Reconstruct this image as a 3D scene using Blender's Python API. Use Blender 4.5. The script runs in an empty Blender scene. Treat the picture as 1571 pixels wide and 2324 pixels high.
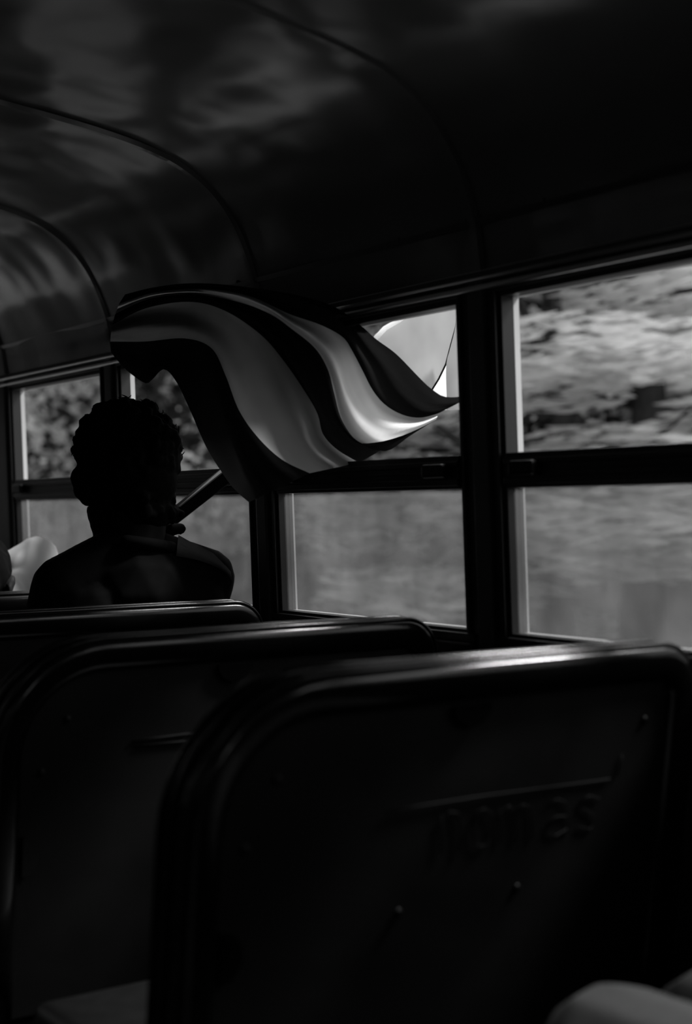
import bpy, bmesh, math, random
from mathutils import Vector, Matrix, noise
R = math.radians
SC = bpy.context.scene
COL = SC.collection
random.seed(7)

# ------------------------------------------------------------------ camera, light, exposure
CAMZ = 1.10
FPX, YAW, PIT, ROLL = 3217.9, R(34.757), R(-0.089), R(-0.367)
_F = Vector((math.sin(YAW)*math.cos(PIT), math.cos(YAW)*math.cos(PIT), math.sin(PIT)))
_r = Vector((math.cos(YAW), -math.sin(YAW), 0)); _u = _r.cross(_F)
RT = _r*math.cos(ROLL) + _u*math.sin(ROLL); UP = _u*math.cos(ROLL) - _r*math.sin(ROLL)
EYE = Vector((0, 0, CAMZ))
cd = bpy.data.cameras.new('camera'); cam = bpy.data.objects.new('camera', cd); COL.objects.link(cam)
cd.sensor_fit = 'VERTICAL'; cd.sensor_height = 36; cd.sensor_width = 24
cd.lens = FPX/2324*36; cd.clip_start = 0.02; cd.clip_end = 500
M = Matrix((RT, UP, -_F)).transposed().to_4x4(); M.translation = EYE
cam.matrix_world = M
SC.camera = cam
cd.dof.use_dof = True; cd.dof.focus_distance = 2.95; cd.dof.aperture_fstop = 2.4

w = bpy.data.worlds.new('sky'); SC.world = w; w.use_nodes = True
nt = w.node_tree; nt.nodes.clear()
wo = nt.nodes.new('ShaderNodeOutputWorld'); bg = nt.nodes.new('ShaderNodeBackground')
tc = nt.nodes.new('ShaderNodeTexCoord'); sx = nt.nodes.new('ShaderNodeSeparateXYZ'); mr = nt.nodes.new('ShaderNodeMapRange')
nt.links.new(tc.outputs['Generated'], sx.inputs[0]); nt.links.new(sx.outputs['Z'], mr.inputs['Value'])
mr.inputs['From Min'].default_value = 0; mr.inputs['From Max'].default_value = 1
mr.inputs['To Min'].default_value = 1.0; mr.inputs['To Max'].default_value = 2.0
bg.inputs['Color'].default_value = (1, 1, 1, 1)
nt.links.new(mr.outputs[0], bg.inputs['Strength']); nt.links.new(bg.outputs[0], wo.inputs[0])

sl = bpy.data.lights.new('sun', 'SUN'); so = bpy.data.objects.new('sun', sl); COL.objects.link(so)
sl.energy = 6.0; sl.angle = R(14); sl.color = (1, 1, 1)
so.rotation_euler = Vector((0.60, -0.22, 0.75)).to_track_quat('Z', 'Y').to_euler()

SC.view_settings.view_transform = 'Standard'; SC.view_settings.look = 'None'
SC.view_settings.gamma = 1; SC.view_settings.use_curve_mapping = False
SC.view_settings.exposure = 0.0
SC.cycles.max_bounces = 8; SC.cycles.transparent_max_bounces = 12

# ------------------------------------------------------------------ geometry of the place (bus axes: X right, Y forward)
WX, LEAN = 1.568, 0.035                      # right wall plane at the sill and its inward lean
ZS, ZB, ZU, ZT = 0.894, 1.134, 1.194, 1.449  # sill, lower pane top, upper opening bottom, upper opening top
PITCH = 0.711
CX = 0.42                                    # centre line of the bus
Y0, Y1 = -3.2, 5.6                           # rear and front of the body

def ray(u, v): return _F + RT*((u-785.5)/FPX) - UP*((v-1162)/FPX)
def atY(u, v, Y): d = ray(u, v); return EYE + d*(Y/d.y)
def atX(u, v, X): d = ray(u, v); return EYE + d*(X/d.x)
def wp(s, y, z, side=1):                     # wall-local point: s outward from the inner wall plane
    x = WX - LEAN*(z-ZS) + s
    return Vector((x if side > 0 else 2*CX-x, y, z))

# ------------------------------------------------------------------ materials
def mat(name, g, rough=.6, metal=0, spec=.5, nscale=None, namp=.3, bump=None, coat=0, stretch=(1, 1, 1)):
    m = bpy.data.materials.new(name); m.use_nodes = True; n = m.node_tree; b = n.nodes['Principled BSDF']
    b.inputs['Base Color'].default_value = (g, g, g, 1); b.inputs['Roughness'].default_value = rough
    b.inputs['Metallic'].default_value = metal; b.inputs['Specular IOR Level'].default_value = spec
    b.inputs['Coat Weight'].default_value = coat
    t = n.nodes.new('ShaderNodeTexCoord'); mp = n.nodes.new('ShaderNodeMapping'); mp.inputs['Scale'].default_value = stretch
    n.links.new(t.outputs['Object'], mp.inputs[0])
    if nscale:
        x = n.nodes.new('ShaderNodeTexNoise'); x.inputs['Scale'].default_value = nscale; x.inputs['Detail'].default_value = 5
        r = n.nodes.new('ShaderNodeMapRange'); r.inputs['From Min'].default_value = .3; r.inputs['From Max'].default_value = .7
        r.inputs['To Min'].default_value = g*(1-namp); r.inputs['To Max'].default_value = g*(1+namp)
        n.links.new(mp.outputs[0], x.inputs['Vector']); n.links.new(x.outputs['Fac'], r.inputs['Value'])
        n.links.new(r.outputs[0], b.inputs['Base Color'])
    if bump:
        sc, st, dist = bump
        x = n.nodes.new('ShaderNodeTexNoise'); x.inputs['Scale'].default_value = sc; x.inputs['Detail'].default_value = 2
        bn = n.nodes.new('ShaderNodeBump'); bn.inputs['Strength'].default_value = st; bn.inputs['Distance'].default_value = dist
        n.links.new(mp.outputs[0], x.inputs['Vector']); n.links.new(x.outputs['Fac'], bn.inputs['Height'])
        n.links.new(bn.outputs[0], b.inputs['Normal'])
    return m
def cloth(name, g, trans, rough=.9, wscale=None):
    m = bpy.data.materials.new(name); m.use_nodes = True; n = m.node_tree; n.nodes.clear()
    o = n.nodes.new('ShaderNodeOutputMaterial'); d = n.nodes.new('ShaderNodeBsdfDiffuse'); t = n.nodes.new('ShaderNodeBsdfTranslucent')
    mx = n.nodes.new('ShaderNodeMixShader'); mx.inputs[0].default_value = trans
    tcn = n.nodes.new('ShaderNodeTexCoord'); x = n.nodes.new('ShaderNodeTexNoise'); x.inputs['Scale'].default_value = 9
    r = n.nodes.new('ShaderNodeMapRange'); r.inputs['From Min'].default_value = .3; r.inputs['From Max'].default_value = .7
    r.inputs['To Min'].default_value = g*.88; r.inputs['To Max'].default_value = min(1, g*1.08)
    n.links.new(tcn.outputs['Object'], x.inputs['Vector']); n.links.new(x.outputs['Fac'], r.inputs['Value'])
    n.links.new(r.outputs[0], d.inputs[0]); n.links.new(r.outputs[0], t.inputs[0])
    n.links.new(d.outputs[0], mx.inputs[1]); n.links.new(t.outputs[0], mx.inputs[2]); n.links.new(mx.outputs[0], o.inputs[0])
    return m
def dusty(name, dust, g=.55, tint=.9):
    m = bpy.data.materials.new(name); m.use_nodes = True; n = m.node_tree; n.nodes.clear()
    o = n.nodes.new('ShaderNodeOutputMaterial'); tr = n.nodes.new('ShaderNodeBsdfTransparent'); gl = n.nodes.new('ShaderNodeBsdfGlossy')
    tl = n.nodes.new('ShaderNodeBsdfTranslucent'); fr = n.nodes.new('ShaderNodeFresnel'); fr.inputs[0].default_value = 1.45
    tr.inputs[0].default_value = (tint, tint, tint, 1); gl.inputs['Roughness'].default_value = .03
    tl.inputs[0].default_value = (g, g, g, 1)
    tcn = n.nodes.new('ShaderNodeTexCoord'); mp = n.nodes.new('ShaderNodeMapping'); mp.inputs['Scale'].default_value = (1.6, 1.6, 1)
    x = n.nodes.new('ShaderNodeTexNoise'); x.inputs['Scale'].default_value = 6; x.inputs['Detail'].default_value = 3
    r = n.nodes.new('ShaderNodeMapRange'); r.inputs['From Min'].default_value = .3; r.inputs['From Max'].default_value = .7
    r.inputs['To Min'].default_value = dust*.75; r.inputs['To Max'].default_value = dust*3.05
    n.links.new(tcn.outputs['Object'], mp.inputs[0]); n.links.new(mp.outputs[0], x.inputs['Vector']); n.links.new(x.outputs['Fac'], r.inputs['Value'])
    lw = n.nodes.new('ShaderNodeLayerWeight'); lw.inputs[0].default_value = .5
    ad = n.nodes.new('ShaderNodeMath'); ad.operation = 'MULTIPLY_ADD'; ad.inputs[1].default_value = dust*3.0
    n.links.new(lw.outputs['Facing'], ad.inputs[0]); n.links.new(r.outputs[0], ad.inputs[2]); r = ad
    m1 = n.nodes.new('ShaderNodeMixShader'); m2 = n.nodes.new('ShaderNodeMixShader')
    n.links.new(r.outputs[0], m1.inputs[0]); n.links.new(tr.outputs[0], m1.inputs[1]); n.links.new(tl.outputs[0], m1.inputs[2])
    ge = n.nodes.new('ShaderNodeNewGeometry'); sb = n.nodes.new('ShaderNodeMath'); sb.operation = 'SUBTRACT'; sb.inputs[0].default_value = 1; sb.use_clamp = True
    mu = n.nodes.new('ShaderNodeMath'); mu.operation = 'MULTIPLY'
    n.links.new(ge.outputs['Backfacing'], sb.inputs[1]); n.links.new(sb.outputs[0], mu.inputs[0]); n.links.new(fr.outputs[0], mu.inputs[1])
    n.links.new(mu.outputs[0], m2.inputs[0]); n.links.new(m1.outputs[0], m2.inputs[1]); n.links.new(gl.outputs[0], m2.inputs[2])
    n.links.new(m2.outputs[0], o.inputs[0])
    return m
MT = dict(
    ceiling=mat('painted_ceiling_metal', .15, .20, 0, .8, 3, .15, (2.6, .5, .05), coat=.0),
    wall=mat('painted_wall_metal', .07, .38, 0, .5, 4, .15, (5, .15, .02)),
    post=mat('window_post_paint', .09, .4, 0, .5, 6, .2),
    frame=mat('dark_window_frame', .02, .35, .0, .5, 8, .2),
    rail=mat('sash_rail_metal', .05, .3, .3, .5, 8, .2),
    outer=mat('outer_body_paint', .62, .45, 0, .5, 5, .1),
    trim=mat('polished_trim', .55, .28, 1, .5),
    floor=mat('rubber_floor', .03, .7, 0, .4, 20, .3),
    glass=dusty('dusty_window_glass', .022, .7, .66),
    clear=dusty('clean_window_glass', .01),
    vinyl=mat('seat_rim_vinyl', .005, .20, 0, .6, 30, .2, (60, .06, .002), coat=.18),
    pad=mat('seat_pad_vinyl', .012, .45, 0, .5, 30, .2, (50, .2, .003)),
    panel=mat('seat_back_panel', .017, .6, 0, .15, 7, .25, (9, .12, .01)),
    steel=mat('seat_steel', .2, .35, .9, .5),
    screw=mat('screw_black', .01, .4, .5, .5),
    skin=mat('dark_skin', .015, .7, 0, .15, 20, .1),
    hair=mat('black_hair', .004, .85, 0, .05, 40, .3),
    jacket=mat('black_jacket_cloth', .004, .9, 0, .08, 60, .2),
    drape=cloth('grey_thin_cloth', .20, .35),
    trouser=mat('dark_trouser_cloth', .03, .9, 0, .2, 60, .2),
    pale=mat('pale_trouser_cloth', .09, .9, 0, .1, 60, .06),
    white=cloth('white_shirt_cloth', .93, .5),
    shoe=mat('shoe_leather', .02, .5, 0, .4),
    pole=mat('flagpole_varnish', .015, .5, 0, .2, 30, .3),
    fdark=cloth('flag_dark_stripe', .012, .35),
    flight=cloth('flag_light_stripe', .62, .84),
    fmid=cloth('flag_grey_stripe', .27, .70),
    fgrey=cloth('flag_outer_cloth', .32, .5),
    leaf=None, leafd=None, bark=mat('bark', .04, .9, 0, .1, 12, .4),
    grass=mat('grass_bank', .055, .95, 0, .1, 1.6, .7, stretch=(1, .5, 1)),
    edge=mat('painted_edge_highlight', .92, .35, 0, .6),  # pale colour that stands in for light on the pole edge
    blocker=mat('light_blocker_dark', .018, .95, 0, .05, 2.5, .6),  # near-black colour that keeps the unseen left bank from bouncing light
    road=mat('asphalt', .16, .9, 0, .2, 4, .2),
)
for nm, g in (('leaf', .42), ('leafd', .04)):
    MT[nm] = cloth(nm+'_foliage', g, .35)
MT['leafp'] = cloth('pale_foliage', .5, .35)

# ------------------------------------------------------------------ mesh helpers
def finish(name, bm, m, parent=None, smooth=False, kind=None):
    me = bpy.data.meshes.new(name); bm.normal_update(); bm.to_mesh(me); bm.free()
    for x in (m if isinstance(m, list) else [m]): me.materials.append(x)
    if smooth:
        for p in me.polygons: p.use_smooth = True
    o = bpy.data.objects.new(name, me); COL.objects.link(o)
    if parent is not None: o.parent = parent
    if kind: o['kind'] = kind
    return o
def empty(name, loc=(0, 0, 0), kind=None):
    o = bpy.data.objects.new(name, None); o.location = loc; o.empty_display_size = .1; COL.objects.link(o)
    if kind: o['kind'] = kind
    return o
def tag(o, label, cat, group=None, kind=None):
    o['label'] = label; o['category'] = cat
    if group: o['group'] = group
    if kind: o['kind'] = kind
    return o
def hexa(bm, P, bev=0):                       # P: eight corner points, bottom ring then top ring
    v = [bm.verts.new(p) for p in P]
    fs = [bm.faces.new([v[i] for i in q]) for q in ((3, 2, 1, 0), (4, 5, 6, 7), (0, 1, 5, 4), (1, 2, 6, 5), (2, 3, 7, 6), (3, 0, 4, 7))]
    bmesh.ops.recalc_face_normals(bm, faces=fs)
    if bev:
        es = list({e for f in fs for e in f.edges})
        bmesh.ops.bevel(bm, geom=es, offset=bev, segments=2, affect='EDGES', profile=.6)
def box(bm, a, b, bev=0):
    hexa(bm, [(a[0], a[1], a[2]), (b[0], a[1], a[2]), (b[0], b[1], a[2]), (a[0], b[1], a[2]),
              (a[0], a[1], b[2]), (b[0], a[1], b[2]), (b[0], b[1], b[2]), (a[0], b[1], b[2])], bev)
def wbox(bm, s0, s1, y0, y1, z0, z1, side=1, bev=0, off=None):   # box that follows the leaning wall
    g = lambda s, y, z: wp(s, y, z, side) - (off or Vector())
    hexa(bm, [g(s0, y0, z0), g(s1, y0, z0), g(s1, y1, z0), g(s0, y1, z0), g(s0, y0, z1), g(s1, y0, z1), g(s1, y1, z1), g(s0, y1, z1)], bev)
def tube(bm, pts, rad, n=10, closed=False, caps=True):
    pts = [Vector(p) for p in pts]; rr = rad if isinstance(rad, (list, tuple)) else [rad]*len(pts)
    rings = []; N = len(pts); up = None
    for i, p in enumerate(pts):
        a = pts[(i-1) % N] if (closed or i > 0) else p; b = pts[(i+1) % N] if (closed or i < N-1) else p
        t = (b-a).normalized()
        if up is None: up = t.orthogonal().normalized()
        up = (up - t*up.dot(t)).normalized(); sd = t.cross(up)
        rings.append([bm.verts.new(p + (up*math.cos(k*2*math.pi/n) + sd*math.sin(k*2*math.pi/n))*rr[i]) for k in range(n)])
    for i in range(N if closed else N-1):
        A, B = rings[i], rings[(i+1) % N]
        for k in range(n): bm.faces.new((A[k], A[(k+1) % n], B[(k+1) % n], B[k]))
    if caps and not closed:
        bm.faces.new(rings[0][::-1]); bm.faces.new(rings[-1])
def sph(bm, c, r, sc=(1, 1, 1), rot=None, sub=2):
    m = Matrix.Translation(Vector(c)) @ (rot.to_4x4() if rot else Matrix.Identity(4)) @ Matrix.Diagonal((r*sc[0], r*sc[1], r*sc[2], 1))
    bmesh.ops.create_icosphere(bm, subdivisions=sub, radius=1, matrix=m)
def limb(bm, pts, rads, sub=2, dens=.35):     # overlapping balls along a path: fused later into one skin
    pts = [Vector(p) for p in pts]
    for i in range(len(pts)-1):
        a, b = pts[i], pts[i+1]; L = (b-a).length; n = max(1, int(L/(min(rads[i], rads[i+1])*dens)))
        for k in range(n+1):
            t = k/n; sph(bm, a.lerp(b, t), rads[i]*(1-t)+rads[i+1]*t, sub=sub)
def fuse(name, bm, m, parent, voxel=.006, smooth=4, sf=.5):
    o = finish(name, bm, m, None)
    md = o.modifiers.new('r', 'REMESH'); md.mode = 'VOXEL'; md.voxel_size = voxel; md.use_smooth_shade = True
    ms = o.modifiers.new('s', 'SMOOTH'); ms.iterations = smooth; ms.factor = sf
    dg = bpy.context.evaluated_depsgraph_get(); me = bpy.data.meshes.new_from_object(o.evaluated_get(dg))
    old = o.data; o.modifiers.clear(); o.data = me; bpy.data.meshes.remove(old); me.name = name
    if not me.materials: me.materials.append(m)
    for p in me.polygons: p.use_smooth = True
    if parent is not None: o.parent = parent
    return o

# ------------------------------------------------------------------ window rows
def win_span(k): r = 1.172 + k*PITCH; return r, r+0.592     # rear and front edge of window k (k=0 nearest the right frame edge)
RK = range(-5, 4)
FRONT = win_span(3)[1] + .06                  # the last window ends here, solid wall beyond
OUT0, OUT1 = .014, .026                       # outer body skin
# walls -----------------------------------------------------------
for side, nm in ((1, 'wall_right'), (-1, 'wall_left')):
    bm = bmesh.new()
    wbox(bm, 0, .012, Y0, Y1, 0.0, ZS-.045, side)                      # inner panel below the sill
    wbox(bm, -.002, .012, FRONT, Y1 if side < 0 else 4.62, ZS-.05, ZT+.05, side)
    wbox(bm, .0, .012, Y0, Y1, ZT+.028, 1.49, side)                    # header
    if side > 0:
        wbox(bm, 0, .012, 5.35, Y1, ZS-.05, ZT+.05, side)
    finish(nm, bm, MT['wall'], kind='structure')
    bm = bmesh.new()                                                   # outer skin with openings
    wbox(bm, OUT0, OUT1, Y0, Y1, -.5, ZS, side); wbox(bm, OUT0, OUT1, Y0, Y1, ZT, 1.62, side)
    ys = [Y0] + [v for k in RK for v in win_span(k)]
    for a, b in zip(ys[0::2], ys[1::2]): wbox(bm, OUT0, OUT1, a, b, ZS, ZT, side)
    if side > 0:
        wbox(bm, OUT0, OUT1, ys[-1], 4.65, ZS, ZT, side); wbox(bm, OUT0, OUT1, 5.33, Y1, ZS, ZT, side)
    else: wbox(bm, OUT0, OUT1, ys[-1], Y1, ZS, ZT, side)
    finish('wall_right_outer_skin' if side > 0 else 'wall_left_outer_skin', bm, MT['outer'], kind='structure')

# windows -----------------------------------------------------------
wn = 0
def make_window(side, org):
    g = []
    off = org
    a, b = 1.172, 1.764
    def W(bm, *q, bev=.0015): wbox(bm, *q, side=side, bev=bev, off=off)
    F = bmesh.new()
    for y0, y1 in ((a-.034, a), (b, b+.034)):
        W(F, -.012, .0135, y0, y1, ZS-.03, ZT+.03)
    W(F, .0135, .0205, b-.002, b+.01, ZS, ZB, bev=0)
    W(F, -.012, .0135, a, b, ZT, ZT+.03); W(F, -.012, .0135, a, b, ZS-.03, ZS)
    g.append(('window_frame', F, 'frame', None))
    F = bmesh.new()                                                     # stepped inner track
    for y0, y1 in ((a-.016, a-.010), (b+.010, b+.016)):
        W(F, -.018, -.010, y0, y1, ZS-.01, ZT+.01, bev=.001)
    W(F, -.018, -.010, a-.016, b+.016, ZT+.010, ZT+.016, bev=.001)
    g.append(('sash_track', F, 'rail', None))
    F = bmesh.new()                                                     # meeting rails of the two sashes
    W(F, -.016, .008, a, b, ZB, ZU-.002); W(F, -.021, -.014, a, b, ZB+.006, ZB+.018, bev=.002); W(F, -.021, -.014, a, b, ZU-.022, ZU-.012, bev=.002)
    W(F, -.019, -.014, a, b, ZB+.027, ZB+.031, bev=.001)
    g.append(('sash_rail', F, 'frame', None))
    F = bmesh.new(); W(F, .002, .005, a, b, ZS, ZB, bev=0)
    g.append(('lower_pane', F, 'glass', None))
    F = bmesh.new()                                                     # sill of the frame
    W(F, -.028, -.008, a-.03, b+.03, ZS-.042, ZS-.022, bev=.003); W(F, -.020, -.008, a-.03, b+.03, ZS-.022, ZS-.006, bev=.003)
    g.append(('window_sill', F, 'rail', None))
    for y in (a+.055, b-.055):
        F = bmesh.new(); W(F, -.034, -.018, y-.03, y+.03, ZB+.020, ZB+.044, bev=.005)
        g.append(('sash_latch', F, 'screw', None))
    return g
wmesh = {}
for side in (1, -1):
    for k in RK:
        wn += 1
        root = empty('window_%d' % wn, kind='structure'); root.location = (WX if side > 0 else 2*CX-WX, 1.468 + k*PITCH, ZS)
        if side not in wmesh:
            org = Vector((WX if side > 0 else 2*CX-WX, 1.468, ZS)); wmesh[side] = []
            for nm, bm, mm, _ in make_window(side, org):
                o = finish(nm, bm, MT[mm], root); wmesh[side].append(o)
        else:
            for o in wmesh[side]:
                c = o.copy(); COL.objects.link(c); c.parent = root
# posts between windows: a raised channel strip
tn = 0
for side in (1, -1):
    for k in list(RK) + [4]:
        tn += 1
        yc = win_span(k)[0] - .0595
        bm = bmesh.new()
        wbox(bm, -.004, .012, yc-.030, yc+.030, ZS-.045, ZT+.034, side, .001)
        wbox(bm, -.020, -.003, yc-.021, yc+.019, ZS-.045, ZT+.045, side, .004)
        finish('trim_%d' % tn, bm, MT['post'], kind='structure')
# long mouldings on the walls
for side in (1, -1):
    tn += 1; bm = bmesh.new()
    wbox(bm, -.030, .002, Y0, Y1, ZT+.034, ZT+.044, side, .003)
    wbox(bm, -.016, .002, Y0, Y1, ZT+.044, 1.49, side, .003)
    finish('trim_%d' % tn, bm, MT['wall'], kind='structure')
    tn += 1; bm = bmesh.new()
    wbox(bm, -.036, -.014, Y0, Y1, ZS-.062, ZS-.043, side, .004)
    finish('trim_%d' % tn, bm, MT['post'], kind='structure')
# header moulding rolls (the bright line above the windows)
for side in (1, -1):
    tn += 1; bm = bmesh.new()
    tube(bm, [wp(-.020, y, 1.487, side) for y in (Y0, Y1)], .009, 14)
    tube(bm, [wp(-.019, y, 1.468, side) for y in (Y0, Y1)], .005, 10)
    finish('trim_%d' % tn, bm, MT['trim'], smooth=True, kind='structure')

# ceiling -----------------------------------------------------------
PROF = [(1.546, 1.485), (1.541, 1.52), (1.533, 1.572), (1.512, 1.63), (1.482, 1.69), (1.437, 1.745), (1.38, 1.786), (1.31, 1.815), (1.2, 1.838), (1.05, 1.857), (.85, 1.875), (.62, 1.886), (CX, 1.89)]
def prof_full(off=0):
    pts = [Vector((x, 0, z)) for x, z in PROF] + [Vector((2*CX-x, 0, z)) for x, z in PROF[-2::-1]]
    # resample smooth (Catmull-Rom)
    out = []
    for i in range(len(pts)-1):
        p0 = pts[max(i-1, 0)]; p1 = pts[i]; p2 = pts[i+1]; p3 = pts[min(i+2, len(pts)-1)]
        for t in (0, .25, .5, .75):
            out.append(.5*((2*p1)+(p2-p0)*t+(2*p0-5*p1+4*p2-p3)*t*t+(3*p1-p0-3*p2+p3)*t**3))
    out.append(pts[-1]); return out
PF = prof_full()
def prof_normals():
    n = []
    for i in range(len(PF)):
        a = PF[max(i-1, 0)]; b = PF[min(i+1, len(PF)-1)]; t = (b-a).normalized(); n.append(Vector((-t.z, 0, t.x)) if True else None)
    return n
PN = prof_normals()                     # these point into the room or out; fix the sign towards the room
PN = [(n if n.dot(Vector((CX, 0, 1.0))-p) > 0 else -n) for n, p in zip(PN, PF)]
RIBS = [win_span(k)[0]-.0595 for k in list(RK)+[4]] + [win_span(4)[0]-.0595+PITCH, win_span(4)[0]-.0595+2*PITCH]
bm = bmesh.new(); ny = 300; grid = []
for j in range(ny+1):
    y = Y0 + (Y1-Y0)*j/ny; row = []
    ph = ((y-RIBS[0])/PITCH) % 1.0
    for i, (p, n) in enumerate(zip(PF, PN)):
        edge = min(1, min(i, len(PF)-1-i)/8)
        b = .0045*math.sin(math.pi*ph)**.7 * edge
        d = .006*noise.noise(Vector((p.x*2.2, y*1.3, p.z*2.2+3)))*edge + .0022*noise.noise(Vector((p.x*6, y*4, p.z*6)))*edge
        q = p + n*(b+d); row.append(bm.verts.new((q.x, y, q.z)))
    grid.append(row)
for j in range(ny):
    for i in range(len(PF)-1): bm.faces.new((grid[j][i], grid[j][i+1], grid[j+1][i+1], grid[j+1][i]))
finish('ceiling', bm, MT['ceiling'], smooth=True, kind='structure')
bm = bmesh.new(); r0 = []                 # roof skin outside, with thickness from the lining
for y in (Y0, Y1): r0.append([bm.verts.new((p.x-n.x*.05, y, p.z-n.z*.05)) for p, n in zip(PF, PN)])
for i in range(len(PF)-1): bm.faces.new((r0[0][i], r0[1][i], r0[1][i+1], r0[0][i+1]))
finish('roof_skin', bm, MT['outer'], smooth=True, kind='structure')
for y in RIBS:                            # lap seams of the ceiling sheets
    tn += 1; bm = bmesh.new(); A = []
    for dy, h in ((-.013, 0), (-.010, .009), (.002, .009), (.003, .0055), (.012, .0055), (.014, 0)):
        A.append([bm.verts.new((p.x+n.x*h, y+dy, p.z+n.z*h)) for p, n in zip(PF, PN)])
    for a, b in zip(A, A[1:]):
        for i in range(len(PF)-1): bm.faces.new((a[i], a[i+1], b[i+1], b[i]))
    finish('trim_%d' % tn, bm, MT['ceiling'], smooth=False, kind='structure')
# seam strip running along the side of the ceiling, with screw heads
for side in (1, -1):
    tn += 1; bm = bmesh.new()
    q0 = PF[8]; q1 = PF[10]
    X = lambda x: x if side > 0 else 2*CX-x
    hexa(bm, [(X(q0.x-.006), Y0, q0.z), (X(q0.x+.004), Y0, q0.z), (X(q0.x+.004), Y1, q0.z), (X(q0.x-.006), Y1, q0.z),
              (X(q1.x-.002), Y0, q0.z+.009), (X(q1.x+.004), Y0, q0.z+.009), (X(q1.x+.004), Y1, q0.z+.009), (X(q1.x-.002), Y1, q0.z+.009)])
    for j in range(46):
        y = Y0 + .1 + j*.19
        sph(bm, (X(q0.x-.006), y, q0.z+.012), .0045, (.5, 1, 1), sub=1)
    finish('trim_%d' % tn, bm, MT['wall'], kind='structure')

# floor, end walls ----------------------------------------------------
bm = bmesh.new(); box(bm, (2*CX-WX-.03, Y0, -.04), (WX+.03, Y1, 0)); finish('floor', bm, MT['floor'], kind='structure')
bm = bmesh.new(); box(bm, (2*CX-WX-.06, Y0-.03, -.5), (WX+.06, Y0, .9)); box(bm, (2*CX-WX-.06, Y0-.03, 1.5), (WX+.06, Y0, 1.95))
for xa, xb in ((-.79, .12), (.72, 1.63)): box(bm, (xa, Y0-.03, .9), (xb, Y0, 1.5))
finish('wall_back', bm, MT['wall'], kind='structure')
bm = bmesh.new(); box(bm, (2*CX-WX-.06, Y1, -.5), (WX+.06, Y1+.03, .85)); box(bm, (2*CX-WX-.06, Y1, 1.50), (WX+.06, Y1+.03, 1.95))
for xa, xb in ((-.79, -.70), (.39, .45), (1.54, 1.63)): box(bm, (xa, Y1, .85), (xb, Y1+.03, 1.50))
finish('wall_front', bm, MT['wall'], kind='structure')
for xa, xb in ((-.70, .39), (.45, 1.54)):
    wn += 1; bm = bmesh.new(); box(bm, (xa, Y1+.01, .85), (xb, Y1+.015, 1.5)); finish('window_%d' % wn, bm, MT['clear'], kind='structure')

wn += 1; bm = bmesh.new(); wbox(bm, .018, .022, 4.65, 5.33, ZS, ZT, 1); finish('window_%d' % wn, bm, MT['clear'], kind='structure')
# ------------------------------------------------------------------ seats
def outline(x0, x1, zb, zt, rl, rr, inset=0, n=10, tilt=0):
    """open path: up the aisle side, across the top, down the wall side (seat-local x, z)"""
    a, b, t = x0+inset, x1-inset, zt-inset; rl = max(rl-inset, .01); rr = max(rr-inset, .01); P = [(a, zb)]
    P += [(a, zb+(t-rl-zb)*k/4) for k in (1, 2, 3)]
    P += [(a+rl-rl*math.cos(i*math.pi/2/n), t-rl+rl*math.sin(i*math.pi/2/n)) for i in range(n+1)]
    P += [(a+rl+(b-rr-a-rl)*k/8, t) for k in range(1, 8)]
    P += [(b-rr+rr*math.sin(i*math.pi/2/n), t-rr+rr*math.cos(i*math.pi/2/n)) for i in range(n+1)]
    P += [(b, t-rr-(t-rr-zb)*k/4) for k in (1, 2, 3, 4)]
    return P
SX0, SX1, STOP = .725, 1.515, .913
TL = math.tan(R(7))
def sy(z): return -(z-STOP)*TL*1.0            # back reclines: the top is rearmost
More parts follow.
